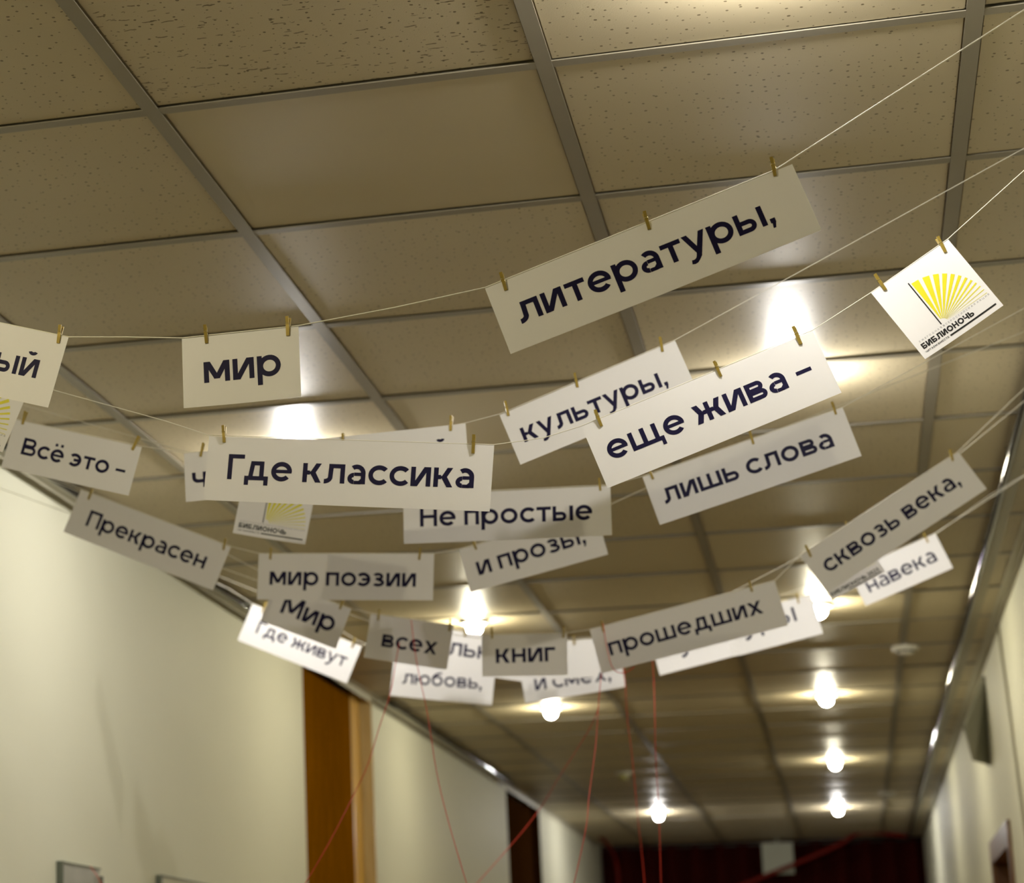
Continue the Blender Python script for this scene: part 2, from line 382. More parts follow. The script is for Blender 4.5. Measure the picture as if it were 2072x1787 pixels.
def glyph(ch, t):
    """(ink width, polygons) in units of the x-height; capitals are 1.33 high"""
    up = ch.isupper() and ch not in 'ЁЙ' or ch in 'ЙЁ'
    H = 1.33 if up else 1.0; c = ch.lower(); s = 1.17 if up else 1.0; h = t*.92; o = .015
    if ch in '023':
        H = 1.33
        if ch == '0': return 1.0, arc(.5, H/2, .5, H/2, 0, 360, t)
        if ch == '2': return .9, arc(.43, H-.42, .43, .42, -35, 160, t)+[hb(0, .9, 0, h), dg(.03, h*.8, .56, H-.70, t*1.4)]
        return .88, arc(.40, H*.73, .38, H*.27, -90, 150, h)+arc(.42, .38, .46, .40, -140, 90, t)+[hb(.25, .45, .60, h)]
    if c == 'о': W = 1.13*s*(1.04 if up else 1); return W, arc(W/2, H/2, W/2, H/2+o, 0, 360, t, 32)
    if c == 'с': W = 1.0*s; R = 1.13*s/2; return W-.05, arc(R, H/2, R, H/2+o, 42, 318, t, 26)
    if c == 'э': W = 1.0*s; R = 1.1*s/2; return W-.08, arc(W-.08-R, H/2, R, H/2+o, -138, 138, t, 26)+[hb(.28, W-.2, H/2-h/2, h)]
    if c in 'её' and not up:
        W = 1.10; p = arc(W/2, .5, W/2, .5+o, 0, 318, t, 28)+[hb(.12, W-.02, .5-h*.36, h*.82)]
        if c == 'ё': p += [hb(.20, .42, 1.20, .22), hb(.66, .88, 1.20, .22)]
        return W, p
    if c == 'е': W = .98; return W, [vb(0, 0, H, t), hb(t, W, 0, h), hb(t, W, H-h, h), hb(t, W*.92, H/2-h/2, h)]
    if c == 'п': W = .98*s; return W, [vb(0, 0, H, t), vb(W-t, 0, H, t), hb(t, W-t, H-h, h)]
    if c == 'н': W = .98*s; return W, [vb(0, 0, H, t), vb(W-t, 0, H, t), hb(t, W-t, H/2-h/2, h)]
    if c in 'ий':
        W = 1.02*s; p = [vb(0, 0, H, t), vb(W-t, 0, H, t), dg(t*.25, 0, W-t*1.45, H, t*1.2)]
        if c == 'й': p += arc(W/2, H+.40, .27, .23, 195, 345, t*.75, 12)
        return W, p
    if c == 'т': W = .95*s; return W, [hb(0, W, H-h, h), vb(W/2-t/2, 0, H-h, t)]
    if c == 'г': W = .74*s; return W, [vb(0, 0, H, t), hb(t, W, H-h, h)]
    if c == 'р' and not up:
        W = 1.13; return W, [vb(0, -.38, 1, t)]+arc(W-.54, .5, .54, .5+o, 0, 360, t, 28)
    if c == 'р': W = 1.05; return W, [vb(0, 0, H, t)]+bowl(t, W, H*.36, H, h)
    if c == 'а' and not up:
        W = .93; p = [vb(W-t, 0, .60, t)]+arc(W-.46, .56, .46, .455, 0, 128, t, 14)
        p += [hb(.34, W-t, .40+.02, h*.8), hb(.34, W-t*1.0, -.01, h*.82)]+arc(.33, .285, .33, .295, 90, 270, t*.95, 14)
        p += [[(W-t-.30, 0), (W-t+.02, 0), (W-t+.02, .30)]]
        return W, p
    if c == 'а': W = 1.40; return W, [dg(0, 0, W/2-t*.6, H, t*1.12), dg(W-t*1.12, 0, W/2-t*.52, H, t*1.12), hb(W*.24, W*.76, H*.25, h)]
    if c == 'я': W = 1.08; p = [vb(W-t, 0, H, t)]+[[(W-x, y) for x, y in q] for q in bowl(t, W, H*.34, H, h)]+[dg(0, 0, W*.38, H*.36, t*1.15)]; return W, p
    if c == 'у':
        W = 1.08; w = t*1.08; xs = .36
        o_ = [(.04, -.39), (.17, -.43), (.32, -.40), (.44, -.30), (xs+w, -.12)]; i_ = [(.09, -.20), (.16, -.22), (.23, -.21), (.29, -.18), (xs-.02, -.12)]
        return W, [dg(W/2-w*.45, .02, 0, 1, w), dg(xs-.02, -.12, W-w, 1, w)]+[[i_[k], o_[k], o_[k+1], i_[k+1]] for k in range(4)]
    if c == 'л':
        W = 1.08*s; return W, [vb(W-t, 0, H, t), hb(.24*s, W-t, H-h, h), dg(.21*s, .30, .25*s, H, t*1.0)]+arc(.02, .34, .20*s+t, .37, 268, 354, t, 8)
    if c == 'д':
        W = 1.26*s; return W, [hb(0, W, 0, h), vb(0, -.26, h, t*.95), vb(W-t*.95, -.26, h, t*.95), vb(W-t*2.0, h, H, t), hb(.34*s, W-t*2, H-h, h), dg(.20*s, h*.8, .32*s, H, t)]
    if c == 'к':
        W = .98*s; return W, [vb(0, 0, H, t), hb(t, .38*s, H*.5-h*.45, h), dg(.34*s, H*.44, W-t*1.24, H, t*1.2), [(.34*s, H*.56), (.34*s+t*1.2, H*.62), (W, 0), (W-t*1.25, 0)]]
    if c == 'ж':
        W = 1.52*s; m_ = W/2; p = [vb(m_-t/2, 0, H, t), hb(m_-.28, m_+.28, H*.5-h*.45, h)]
        for sg in (1, -1):
            for q in (dg(.24, H*.46, m_-t*1.24, H, t*1.2), [(.22, H*.54), (.22+t*1.2, H*.60), (m_, 0), (m_-t*1.25, 0)]): p.append([(m_+sg*x, y) for x, y in q])
        return W, p
    if c == 'в':
        W = 1.0*s; return W, [vb(0, 0, H, t)]+bowl(t, W, 0, H*.545, h)+bowl(t, W*.92, H*.455, H, h)
    if c == 'ь': W = .96*s; return W, [vb(0, 0, H, t)]+bowl(t, W, 0, H*.62, h)
    if c == 'ы': W = 1.34*s; return W, [vb(0, 0, H, t), vb(W-t, 0, H, t)]+bowl(t, .90*s, 0, H*.62, h)
    if c == 'б' and not up:
        W = 1.12; return W, arc(W/2, .5, W/2, .5+o, 0, 360, t, 28)+arc(.72, .62, .72, .66, 112, 186, t, 10)+[[(.45, 1.06), (.97, 1.20), (.97, 1.38), (.40, 1.25)]]
    if c == 'б': W = 1.1; return W, [vb(0, 0, H, t), hb(t, W*.9, H-h, h)]+bowl(t, W, 0, H*.60, h)
    if c == 'з': W = .88*s; return W, arc(.40*s, H*.72, .40*s, H*.285, -90, 150, h)+arc(.42*s, H*.285, .46*s, H*.30, -145, 90, t*.95)+[hb(.24*s, .44*s, H*.435, h)]
    if c == 'м': W = 1.24*s; return W, [vb(0, 0, H, t), vb(W-t, 0, H, t), dg(W/2-t*.55, H*.16, .02, H, t*1.2), dg(W/2-t*.65, H*.16, W-t*1.2, H, t*1.2)]
    if c in 'шщ':
        W = 1.50*s; p = [vb(0, 0, H, t), vb(W/2-t/2, 0, H, t), vb(W-t, 0, H, t), hb(t, W-t, 0, h)]
        if c == 'щ': p += [hb(W, W+.14, 0, h), vb(W+.02, -.26, h, t*.8)]; W += .18
        return W, p
    if c == 'ц': W = 1.1*s; return W+.15, [vb(0, 0, H, t), vb(W-t, 0, H, t), hb(t, W-t, 0, h), vb(W, -.26, h, t*.8)]
    if c == 'х': W = 1.04*s; return W, [dg(0, 0, W-t*1.25, H, t*1.22), dg(W-t*1.22, 0, 0, H, t*1.22)]
    if c == 'ч': W = .94*s; return W, [vb(W-t, 0, H, t), vb(0, H*.66, H, t), hb(.36, W-t, H*.31, h)]+arc(.38, H*.31+.36, .38, .36, 180, 270, t, 8)
    if c == 'ю': W = 1.55*s; return W, [vb(0, 0, H, t), hb(t, .50, H/2-h/2, h)]+arc(W-.55*s, H/2, .55*s, H/2+o, 0, 360, t, 28)
    if c == ',': return .24, [hb(0, .24, 0, .23), [(.02, -.24), (.14, -.24), (.24, .04), (.06, .04)]]
    if c == '–': return .80, [hb(0, .80, .40, t*.85)]
    return .4, []
def layout(text, t=.235, gap=.145, bold=False):
    x = 0; polys = []; ends = []
    for ch in text:
        if ch == ' ': x += .42; ends.append(x); continue
        wd, ps = glyph(ch, t)
        g = gap
        polys += [[(x+a, b) for a, b in p] for p in ps]; x += wd; ends.append(x); x += g
        if ch in 'гГ': x -= .10
        if ch in 'тТуУ': x -= .05
    return polys, ends

# ------------------------------------------------------------------ cards
S = {'S1': -.436, 'S2': -.036, 'S3': .464, 'S5': .864, 'S4': 1.364, 'S6': 1.714, 'S8': 1.80, 'S7': 2.564, 'S9': 2.72}
class Card:
    def __init__(c, sk, TL, TR, BL, bow=.003, curl=0.):
        c.y = S[sk]; a, b, d = at_y(*TL, c.y), at_y(*TR, c.y), at_y(*BL, c.y)
        c.ex = (b-a).normalized(); c.ez = Vector((-c.ex.z, 0, c.ex.x)); c.W = (b-a).length
        c.H = abs((d-a).dot(c.ez)); c.o = (a+b)/2; c.bow = bow; c.curl = curl
    def Y(c, x, z):
        return c.bow*math.cos(PI*x/c.W)*(-z/c.H) + c.curl*(-z/c.H)**2*(1 if x < 0 else .3)
    def loc(c, u, v):
        d = at_y(u, v, c.y)-c.o; return d.dot(c.ex), d.dot(c.ez)
    def mesh(c):
        nx, nz = 20, 6; mb = MB(); T = .00022
        for s in (-1, 1):
            for j in range(nz+1):
                for i in range(nx+1):
                    x = -c.W/2+c.W*i/nx; z = -c.H*j/nz; mb.v.append((x, c.Y(x, z)+s*T, z))
        n = (nx+1)*(nz+1)
        for j in range(nz):
            for i in range(nx):
                a = j*(nx+1)+i; mb.f.append((a, a+nx+1, a+nx+2, a+1)); mb.f.append((n+a, n+a+1, n+a+nx+2, n+a+nx+1))
        rim = [i for i in range(nx+1)]+[j*(nx+1)+nx for j in range(1, nz+1)]+[nz*(nx+1)+i for i in range(nx-1, -1, -1)]+[j*(nx+1) for j in range(nz-1, 0, -1)]
        for k in range(len(rim)): a, b = rim[k], rim[(k+1) % len(rim)]; mb.f.append((a, b, n+b, n+a))
        return mb.mesh('card')
    def place(c, name, mat):
        o = link(name, c.mesh(), mat); o.matrix_world = Matrix(((c.ex.x, 0, c.ez.x, c.o.x), (0, 1, 0, c.o.y), (c.ex.z, 0, c.ez.z, c.o.z), (0, 0, 0, 1))); return o
    def print(c, name, polys, mat, parent, off=.00042):
        mb = MB(); fine = []
        for p in polys:       # long strokes are cut up so that they follow the bend of the paper
            if len(p) == 4:
                q = [Vector((a, b, 0)) for a, b in p]; e0 = (q[1]-q[0]).length+(q[2]-q[3]).length; e1 = (q[2]-q[1]).length+(q[3]-q[0]).length
                if e1 > e0: q = q[1:]+q[:1]; e0 = e1
                n = max(1, int(e0/2/.009))
                for k in range(n):
                    f0, f1 = k/n, (k+1)/n
                    fine.append([(v.x, v.y) for v in (q[0].lerp(q[1], f0), q[0].lerp(q[1], f1), q[3].lerp(q[2], f1), q[3].lerp(q[2], f0))])
            else: fine.append(p)
        for p in fine:
            n = len(mb.v)
            mb.v += [(x, c.Y(x, z)-off, z) for x, z in p]; mb.f.append(tuple(range(n, n+len(p))))
        me = mb.mesh(name); bm = bmesh.new(); bm.from_mesh(me)
        bm.normal_update()
        for f in bm.faces:
            if f.normal.y > 0: f.normal_flip()
        bm.to_mesh(me); bm.free()
        return link(name, me, mat, parent)
def word_card(sk, TL, TR, BL, text, b0, b1, label, fit=None, bow=.003, curl=0., group=None, t=.24):
    c = Card(sk, TL, TR, BL, bow, curl); o = c.place('word_card', M['paper']); tag(o, label, 'card', group)
    if text:
        polys, ends = layout(text, t); p0, p1 = c.loc(*b0), c.loc(*b1)
        n = len(fit if fit else text); wd = ends[n-1]
        dx, dz = p1[0]-p0[0], p1[1]-p0[1]; k = math.hypot(dx, dz)/wd; ca, sa = dx/math.hypot(dx, dz), dz/math.hypot(dx, dz)
        polys = [[(p0[0]+k*(x*ca-z*sa), p0[1]+k*(x*sa+z*ca)) for x, z in p] for p in polys]
        c.print('lettering', polys, M['ink'], o)
    return c
def logo_card(sk, TL, TR, BL, label, year=False, bow=.004):
    c = Card(sk, TL, TR, BL, bow); o = c.place('logo_card', M['paper']); tag(o, label, 'card')
    W, H = c.W, c.H
    def m_(u, v): return (-W/2+u*W, -v*H)
    def bar(u0, u1, v0, v1): return [m_(u0, v0), m_(u1, v0), m_(u1, v1), m_(u0, v1)]
    def text(s, u0, u1, v, t, gap=.16):
        polys, ends = layout(s, t, gap); k = (u1-u0)*W/ends[-1]; x0, z0 = m_(u0, v)
        return [[(x0+k*x, z0+k*z) for x, z in p] for p in polys], k*1.33
    if year:
        tp, _ = text('БИБЛИОНОЧЬ 2023', .03, .93, .935, .30, .12)
        c.print('lettering', tp+[bar(.33, .95, .955, .975)], M['black'], o)
    else:
        tp, _ = text('БИБЛИОНОЧЬ', .058, .712, .898, .34, .13)
        c.print('lettering', tp, M['black'], o)
        tp, _ = text('ЧИТАЕМ ВМЕСТЕ', .056, .352, .947, .24, .34)
        c.print('small_lettering', tp, M['black'], o)
        c.print('rule', [bar(.3725, .952, .925, .945)], M['black'], o)
        tp, _ = text('ЕЖЕГОДНАЯ ВСЕРОССИЙСКАЯ АКЦИЯ', .07, .96, .806, .20, 1.0)
        c.print('fine_lettering', tp, M['inkgrey'], o)
    ax, az = m_(.402, .765); R = .55*W
    c.print('spine_bar', [bar(.366, .380, .155, .768)], M['black'], o)
    rays = []
    for a, wd in ((86.2, 9.), (73, 8.), (61.8, 6.6), (52.1, 5.5), (43.2, 4.5), (35.3, 3.7), (28, 2.9), (21.6, 2.3), (15.8, 1.8), (10, 1.3), (4.5, .9), (-.5, .5)):
        r0 = .05*W
        a0, a1 = math.radians(a-wd/2), math.radians(a+wd/2); e = .25
        rays.append([(ax+r0*math.cos(a0), az+r0*math.sin(a0)), (ax+R*math.cos(a0), az+R*math.sin(a0)), (ax+R*math.cos(a1), az+R*math.sin(a1)), (ax+r0*math.cos(a1), az+r0*math.sin(a1))])
    for r in rays: c.print('sun_ray', [r], M['yellow'], o)
    return c

word_card('S1', (-262, 598), (138.5, 683), (-292, 738), 'чудный', (-178, 714), (71.6, 765.5), 'cream lit card cut off by the left edge of the photo, ending in ый')
word_card('S1', (368, 686), (604, 661), (373, 826), 'мир', (413, 775), (569, 758), 'short cream card reading мир, on the nearest string')
word_card('S1', (981.4, 584), (1603, 332), (1029.6, 718), 'литературы,', (1055.7, 654.6), (1554.6, 455), 'long shaded card reading литературы, rising to the right on the nearest string', fit='литературы')
logo_card('S2', (-112, 706), (66, 772), (-165, 850), 'white square card with yellow fan at the left edge, mostly out of the picture')
word_card('S2', (423.3, 882.8), (1000, 901.3), (417, 1012), 'Где классика', (459, 969.6), (958, 988), 'long bright card reading Где классика')
word_card('S2', (1176.5, 863.3), (1644.5, 669.4), (1232, 987), 'еще жива –', (1237, 932.6), (1597.5, 784), 'brightest white card, reading еще жива and a dash', fit='еще жива')
logo_card('S2', (1762.6, 593), (1918.7, 484.8), (1869, 729), 'white square card with yellow fan and black lettering, upper right')
word_card('S3', (30, 849), (287, 905), (7, 946), 'Всё это –', (41, 918.6), (216.5, 959.3), 'grey-looking card reading Всё это and a dash, at left', fit='Всё это')
word_card('S3', (372, 918), (942, 857), (376, 1016), 'чудесный живой', (390, 988), (911, 930), 'long card almost hidden behind the one reading Где классика')
word_card('S3', (1010.9, 840), (1366, 689.4), (1042, 945), 'культуры,', (1062, 895.3), (1341.4, 782.4), 'card reading культуры with a comma, partly behind the brightest card', fit='культуры')
logo_card('S5', (497, 950), (643, 972), (480, 1080), 'small card with yellow fan hanging below the long card at left')
word_card('S5', (816, 1003), (1235, 983), (821, 1100.5), 'Не простые', (850, 1066), (1199, 1051.5), 'card reading Не простые in the middle of the picture')
word_card('S5', (1300, 965.7), (1705, 825), (1336.5, 1062), 'лишь слова', (1347, 1019.6), (1689.7, 902.9), 'card reading лишь слова below the brightest card')
word_card('S4', (164, 991), (467, 1107), (135, 1079), 'Прекрасен', (172, 1063), (411, 1151.6), 'card reading Прекрасен, sloping down to the right before the left wall')
word_card('S4', (524, 1121), (878.5, 1121), (519, 1213), 'мир поэзии', (545, 1183.4), (841, 1187.6), 'level card reading мир поэзии')
word_card('S4', (929, 1112.5), (1206, 1035), (956, 1197.5), 'и прозы,', (969.5, 1164.6), (1176, 1101), 'card reading и прозы with a comma, its top hidden', fit='и прозы')
word_card('S6', (558, 1177), (710.4, 1233), (532, 1258), 'Мир', (565.6, 1239), (671, 1280), 'short grey card reading Мир with a capital, tilted down to the right')
word_card('S6', (750.5, 1242.5), (918, 1266), (738, 1331), 'всех', (770.7, 1307.7), (882, 1325), 'short grey card reading всех crossed by a red thread')
word_card('S6', (975, 1286), (1147, 1282), (978, 1369), 'книг', (1003.5, 1342), (1124, 1338), 'short grey card reading книг')
word_card('S6', (1193.4, 1274.7), (1568, 1176), (1218, 1363), 'прошедших', (1236, 1327), (1545.6, 1240), 'long grey card reading прошедших')
word_card('S6', (1618.7, 1125), (1939, 915), (1672.5, 1201), 'сквозь века,', (1677, 1160), (1937, 985), 'steep grey card reading сквозь века at right', fit='сквозь века')
logo_card('S8', (1627, 1122), (1733, 1064), (1680, 1217), 'card with small black underlined lettering sticking out below the steep grey card', year=True)
word_card('S7', (510.6, 1222.6), (731.6, 1308.5), (484, 1297), 'Где живут', (516.4, 1280.5), (697, 1350), 'bright white card reading Где живут', t=.215)
word_card('S7', (806, 1259), (1082, 1299), (796, 1340), 'вольно', (845, 1316), (1022, 1340), 'white card behind the ones reading всех and книг, showing льн', t=.215)
word_card('S7', (1100, 1300), (1207, 1293), (1105, 1376), '', None, None, 'plain white card between the ones reading книг and прошедших')
word_card('S7', (1314, 1290), (1641, 1203), (1340, 1368), 'культуры', (1345, 1330), (1613.5, 1256), 'white card behind the one reading прошедших, its bottom curling forward', t=.19, curl=-.018)
word_card('S7', (1717, 1157), (1892.5, 1080), (1755, 1225), 'навека', (1760.4, 1199.5), (1898, 1134), 'white card reading навека, below the steep card at right', t=.215)
word_card('S9', (797, 1331), (1003, 1350), (789.4, 1407.6), 'любовь,', (813.9, 1383), (966.5, 1394), 'white card reading любовь with a comma, lowest at centre left', fit='любовь', t=.215)
word_card('S9', (1050, 1345), (1252, 1311), (1066, 1423), 'и смех,', (1083.4, 1397), (1228, 1377), 'white card reading и смех with a comma, lowest at centre', fit='и смех', t=.215)

# ------------------------------------------------------------------ strings
def catmull(pts, n=6):
    out = []
    P = [pts[0]*2-pts[1]]+pts+[pts[-1]*2-pts[-2]]
    for i in range(1, len(P)-2):
        for k in range(n):
            t = k/n; a, b, c, d = P[i-1], P[i], P[i+1], P[i+2]
            out.append(.5*((2*b)+(c-a)*t+(2*a-5*b+4*c-d)*t*t+(3*b-a-3*c+d)*t**3))
    return out+[pts[-1]]
def string(sk, pts, label, r=.0007):
    y = S[sk]; P = [at_y(u, v, y+.0011) for u, v in pts]
    def ext(p, q, xw):        # carry the end span on to the wall
        d = p-q; t = (xw-p.x)/d.x; e = p+d*t; e.z = min(e.z, CEIL-.034); return e
    P = [ext(P[0], P[1], XL+.001)]+P+[ext(P[-1], P[-2], XR-.001)]
    fine = []
    for a, b in zip(P, P[1:]):
        fine += [a+(b-a)*(k/5) for k in range(5)]
    fine.append(P[-1])
    o = MB().tube(fine, r, 6).build('string', M['thread']); tag(o, label, 'string')
    return o
string('S1', [(-262, 598), (138.5, 682), (250, 682), (368, 684), (604, 659), (800, 622), (981.4, 582), (1566, 345), (2072, 20)], 'white thread of the nearest row, through the cards reading мир and литературы', .00075)
string('S2', [(-112, 704), (66, 772), (110, 790), (335, 852), (423.3, 881), (1000, 900), (1100, 886), (1176.5, 862), (1644.5, 668), (1762.6, 592), (1918.7, 483), (2072, 345)], 'white thread holding the cards reading Где классика and еще жива', .0006)
string('S3', [(30, 848), (287, 903), (372, 916), (700, 900), (942, 856), (1010.9, 838), (1366, 688), (1700, 505), (2072, 300)], 'white thread holding the cards reading Всё это and культуры', .0006)
string('S5', [(380, 915), (497, 949), (643, 971), (816, 1001), (1235, 981), (1300, 964), (1705, 824), (1850, 745)], 'white thread holding the cards reading Не простые and лишь слова')
string('S4', [(164, 990), (467, 1106), (524, 1120), (878.5, 1120), (929, 1111), (1206, 1034), (1500, 900)], 'white thread holding the cards reading Прекрасен and мир поэзии', .0009)
string('S6', [(462, 1123), (522, 1154), (558, 1176), (710.4, 1232), (750.5, 1241), (918, 1265), (975, 1285), (1147, 1281), (1193.4, 1274), (1568, 1175), (1618.7, 1124), (1939, 914), (2072, 787)], 'white thread of the row reading Мир всех книг', .0009)
string('S8', [(456, 1152), (520, 1175), (760, 1262), (1000, 1296), (1200, 1290), (1400, 1240), (1575, 1150), (1627, 1121), (1733, 1063), (1925, 932), (2072, 812)], 'white thread just behind the row reading Мир всех книг', .0008)
string('S7', [(466, 1193), (510.6, 1222), (731.6, 1308), (806, 1262), (1082, 1299), (1207, 1293), (1314, 1290), (1641, 1202), (1717, 1156), (1892.5, 1079), (2000, 1010)], 'white thread holding the bright white cards reading Где живут and навека', .0008)
string('S9', [(640, 1245), (720, 1295), (797, 1330), (1003, 1350), (1050, 1344), (1252, 1310), (1400, 1262), (1560, 1212), (1740, 1150), (1892, 1082), (2000, 1004)], 'farthest white thread, holding the cards reading любовь and и смех', .0008)

# ------------------------------------------------------------------ clothespins
def jaw_mesh(front):
    s = -1 if front else 1; mb = MB(); w = .0021
    # outline in (y, z): a slat, thick at the pivot, tapering to handle and to jaw
    secs = [(-.0125, .0003, .0018), (-.004, .0003, .0030), (.0015, .0010, .0036), (.0125, .0038, .0056)]
    for (z0, a0, b0), (z1, a1, b1) in zip(secs, secs[1:]):
        pts = [(x, s*y, z) for z, (ya, yb) in ((z0, (a0, b0)), (z1, (a1, b1))) for y in (ya, yb) for x in (-w, w)]
        mb.hull8(pts)
    return mb.mesh('jaw')
jf, jb = jaw_mesh(True), jaw_mesh(False)
coil = MB().tube([(.0031*math.cos(a)*0+(-.0026+.0052*i/36), .0019*math.cos(a), .0005+.0019*math.sin(a)) for i in range(37) for a in [i*PI/4.5]], .00035, 5)
coil.tube([(-.0026, 0, .0020), (-.0026, -.0040, .0035), (.0026, -.0040, .0035), (.0026, 0, .0020)], .00035, 5)
coil = coil.mesh('spring')
for me, mt in ((jf, 'gold'), (jb, 'gold'), (coil, 'steel')): me.materials.append(M[mt])
proto = empty('clothespin'); tag(proto, 'x', 'clothespin', 'clothespins')
link('jaw', jf, None, proto); link('jaw', jb, None, proto); link('spring', coil, None, proto)
first = [True]
def peg(sk, top, bot, label):
    y = S[sk]; a, b = at_y(*top, y), at_y(*bot, y); d = (a-b).normalized(); c = (a+b)/2
    if first[0]: r = proto; first[0] = False
    else:
        r = proto.copy(); C.objects.link(r)
        for ch in list(proto.children): q = ch.copy(); C.objects.link(q); q.parent = r
    k = max(.9, min(1.15, (a-b).length/.025)); 
    if (a-b).length < .016: c = b + d*.012*0 + d*.006; k = .95
    ex = Vector((d.z, 0, -d.x)); tw = random.uniform(-.5, .5)
    R = Matrix(((ex.x, 0, d.x), (0, 1, 0), (ex.z, 0, d.z))) @ Matrix.Rotation(tw*.35, 3, 'Z')
    r.matrix_world = Matrix.Translation(c) @ R.to_4x4() @ Matrix.Scale(k, 4)
    r['label'] = latin(label)
    r['group'] = 'mini clothespins holding the cards'
pegs = [
 ('S1', (124, 659), (118, 695), 'gold clothespin at right end of the cut-off card at the left edge'),
 ('S1', (415, 659), (418, 695), 'gold clothespin at left of the short card reading мир'),
 ('S1', (583, 642), (583, 680), 'gold clothespin at right of the short card reading мир'),
 ('S1', (1014, 553), (1024, 588), 'gold clothespin at left end of the card reading литературы'),
 ('S1', (1303, 430), (1314, 465), 'middle gold clothespin on the card reading литературы'),
 ('S1', (1562, 320), (1569, 357), 'gold clothespin at right end of the card reading литературы'),
 ('S2', (453, 862), (454, 896), 'gold clothespin at left end of the card reading Где классика'),
 ('S2', (959, 881), (957, 918), 'gold clothespin at right end of the card reading Где классика'),
 ('S2', (1204, 831), (1217, 863), 'gold clothespin at left end of the card reading еще жива'),
 ('S2', (1446, 732), (1459, 762), 'middle gold clothespin on the card reading еще жива'),
 ('S2', (1606, 662), (1621, 697), 'gold clothespin at right end of the card reading еще жива'),
 ('S2', (1771, 556), (1792, 587), 'gold clothespin at left of the upper right card with yellow fan'),
 ('S2', (1896, 481), (1913, 511), 'gold clothespin at right of the upper right card with yellow fan'),
 ('S3', (53, 833), (46, 859), 'clothespin at left end of the card reading Всё это'),
 ('S3', (282, 883), (268, 911), 'clothespin at right end of the card reading Всё это'),
 ('S3', (412, 897), (406, 924), 'clothespin left of the long card reading Где классика, on the card behind it'),
 ('S3', (695, 878), (694, 906), 'clothespin tip peeking over the middle of the card reading Где классика'),
 ('S3', (914, 842), (912, 872), 'clothespin above the right end of the card reading Где классика, on the card behind'),
 ('S3', (1022, 813), (1029, 842), 'clothespin at left end of the card reading культуры with a comma'),
 ('S3', (1163, 756), (1169, 784), 'middle clothespin on the card reading культуры with a comma'),
 ('S3', (1336, 683), (1341, 712), 'clothespin at right end of the card reading культуры with a comma'),
 ('S5', (1212, 968), (1215, 993), 'clothespin at right end of the card reading Не простые'),
 ('S5', (1312, 946), (1322, 970), 'clothespin at left end of the card reading лишь слова'),
 ('S5', (1517, 873), (1525, 899), 'middle clothespin on the card reading лишь слова'),
 ('S5', (1684, 814), (1692, 839), 'clothespin at right end of the card reading лишь слова'),
 ('S4', (188, 989), (179, 1011), 'clothespin at left end of the card reading Прекрасен'),
 ('S4', (457, 1090), (452, 1113), 'clothespin at right end of the card reading Прекрасен'),
 ('S4', (549, 1109), (547, 1132), 'clothespin at left end of the card reading мир поэзии'),
 ('S4', (851, 1109), (848, 1133), 'clothespin at right end of the card reading мир поэзии'),
 ('S4', (956, 1090), (964, 1112), 'clothespin at left end of the card reading и прозы'),
 ('S6', (695, 1212), (688, 1233), 'clothespin at right end of the card reading Мир'),
 ('S6', (768, 1234), (765, 1256), 'clothespin at left end of the card reading всех'),
 ('S6', (912, 1254), (909, 1277), 'clothespin at right end of the card reading всех'),
 ('S6', (995, 1270), (996, 1292), 'clothespin at left end of the card reading книг'),
 ('S6', (1141, 1268), (1140, 1291), 'clothespin at right end of the card reading книг'),
 ('S6', (1217, 1257), (1222, 1279), 'clothespin at left end of the card reading прошедших'),
 ('S6', (1516, 1175), (1522, 1197), 'clothespin at right end of the card reading прошедших'),
 ('S6', (1630, 1104), (1641, 1127), 'clothespin at left end of the steep card reading сквозь века'),
 ('S6', (1922, 910), (1928, 933), 'clothespin at right end of the steep card reading сквозь века'),
 ('S8', (1711, 1056), (1720, 1078), 'clothespin tip over the middle of the steep card reading сквозь века'),
 ('S7', (538, 1219), (531, 1240), 'clothespin at left end of the white card reading Где живут'),
 ('S7', (719, 1291), (712, 1311), 'clothespin at right end of the white card reading Где живут'),
 ('S7', (942, 1268), (940, 1288), 'clothespin on the white card showing льн'),
 ('S7', (1161, 1286), (1162, 1305), 'clothespin on the plain white card right of the one reading книг'),
 ('S7', (1612, 1201), (1616, 1221), 'clothespin on the white card behind the one reading прошедших'),
 ('S7', (1869, 1079), (1878, 1098), 'clothespin on the white card reading навека'),
]
for p in pegs: peg(*p)
for r in [o for o in C.objects if o.name.startswith('clothespin')]: del r['group']; r['group'] = 'mini clothespins holding the cards'

# ------------------------------------------------------------------ red threads
def red(pts, label, r=.00085, name='red_thread', mat='red', cat='thread'):
    P = [at_y(u, v, y) for u, v, y in pts]
    P = catmull(P, 6)
    tag(MB().tube(P, r, 6).build(name, M[mat]), label, cat)
red([(808, 1300, 1.66), (800, 1345, 1.66), (790, 1400, 1.62), (765, 1480, 1.55), (745, 1545, 1.5), (720, 1600, 1.45), (655, 1725, 1.3), (560, 1880, 1.2)], 'red thread hanging from the row of grey cards down to the lower left')
red([(832, 1255, 1.69), (840, 1320, 1.69), (848, 1365, 1.66), (862, 1430, 1.5), (872, 1490, 1.4), (887, 1580, 1.3), (915, 1690, 1.2), (975, 1890, 1.1)], 'red thread crossing the card reading всех')
red([(1220, 1262, 1.69), (1228, 1310, 1.69), (1240, 1352, 1.68), (1262, 1362, 1.68), (1284, 1350, 1.68)], 'short red thread curled over the card reading прошедших')
red([(1222, 1340, 1.74), (1216, 1370, 1.74), (1210, 1440, 1.7), (1205, 1510, 1.6), (1192, 1610, 1.5), (1183, 1690, 1.4), (1140, 1880, 1.3)], 'red thread hanging below the card reading прошедших, left of the far lamp')
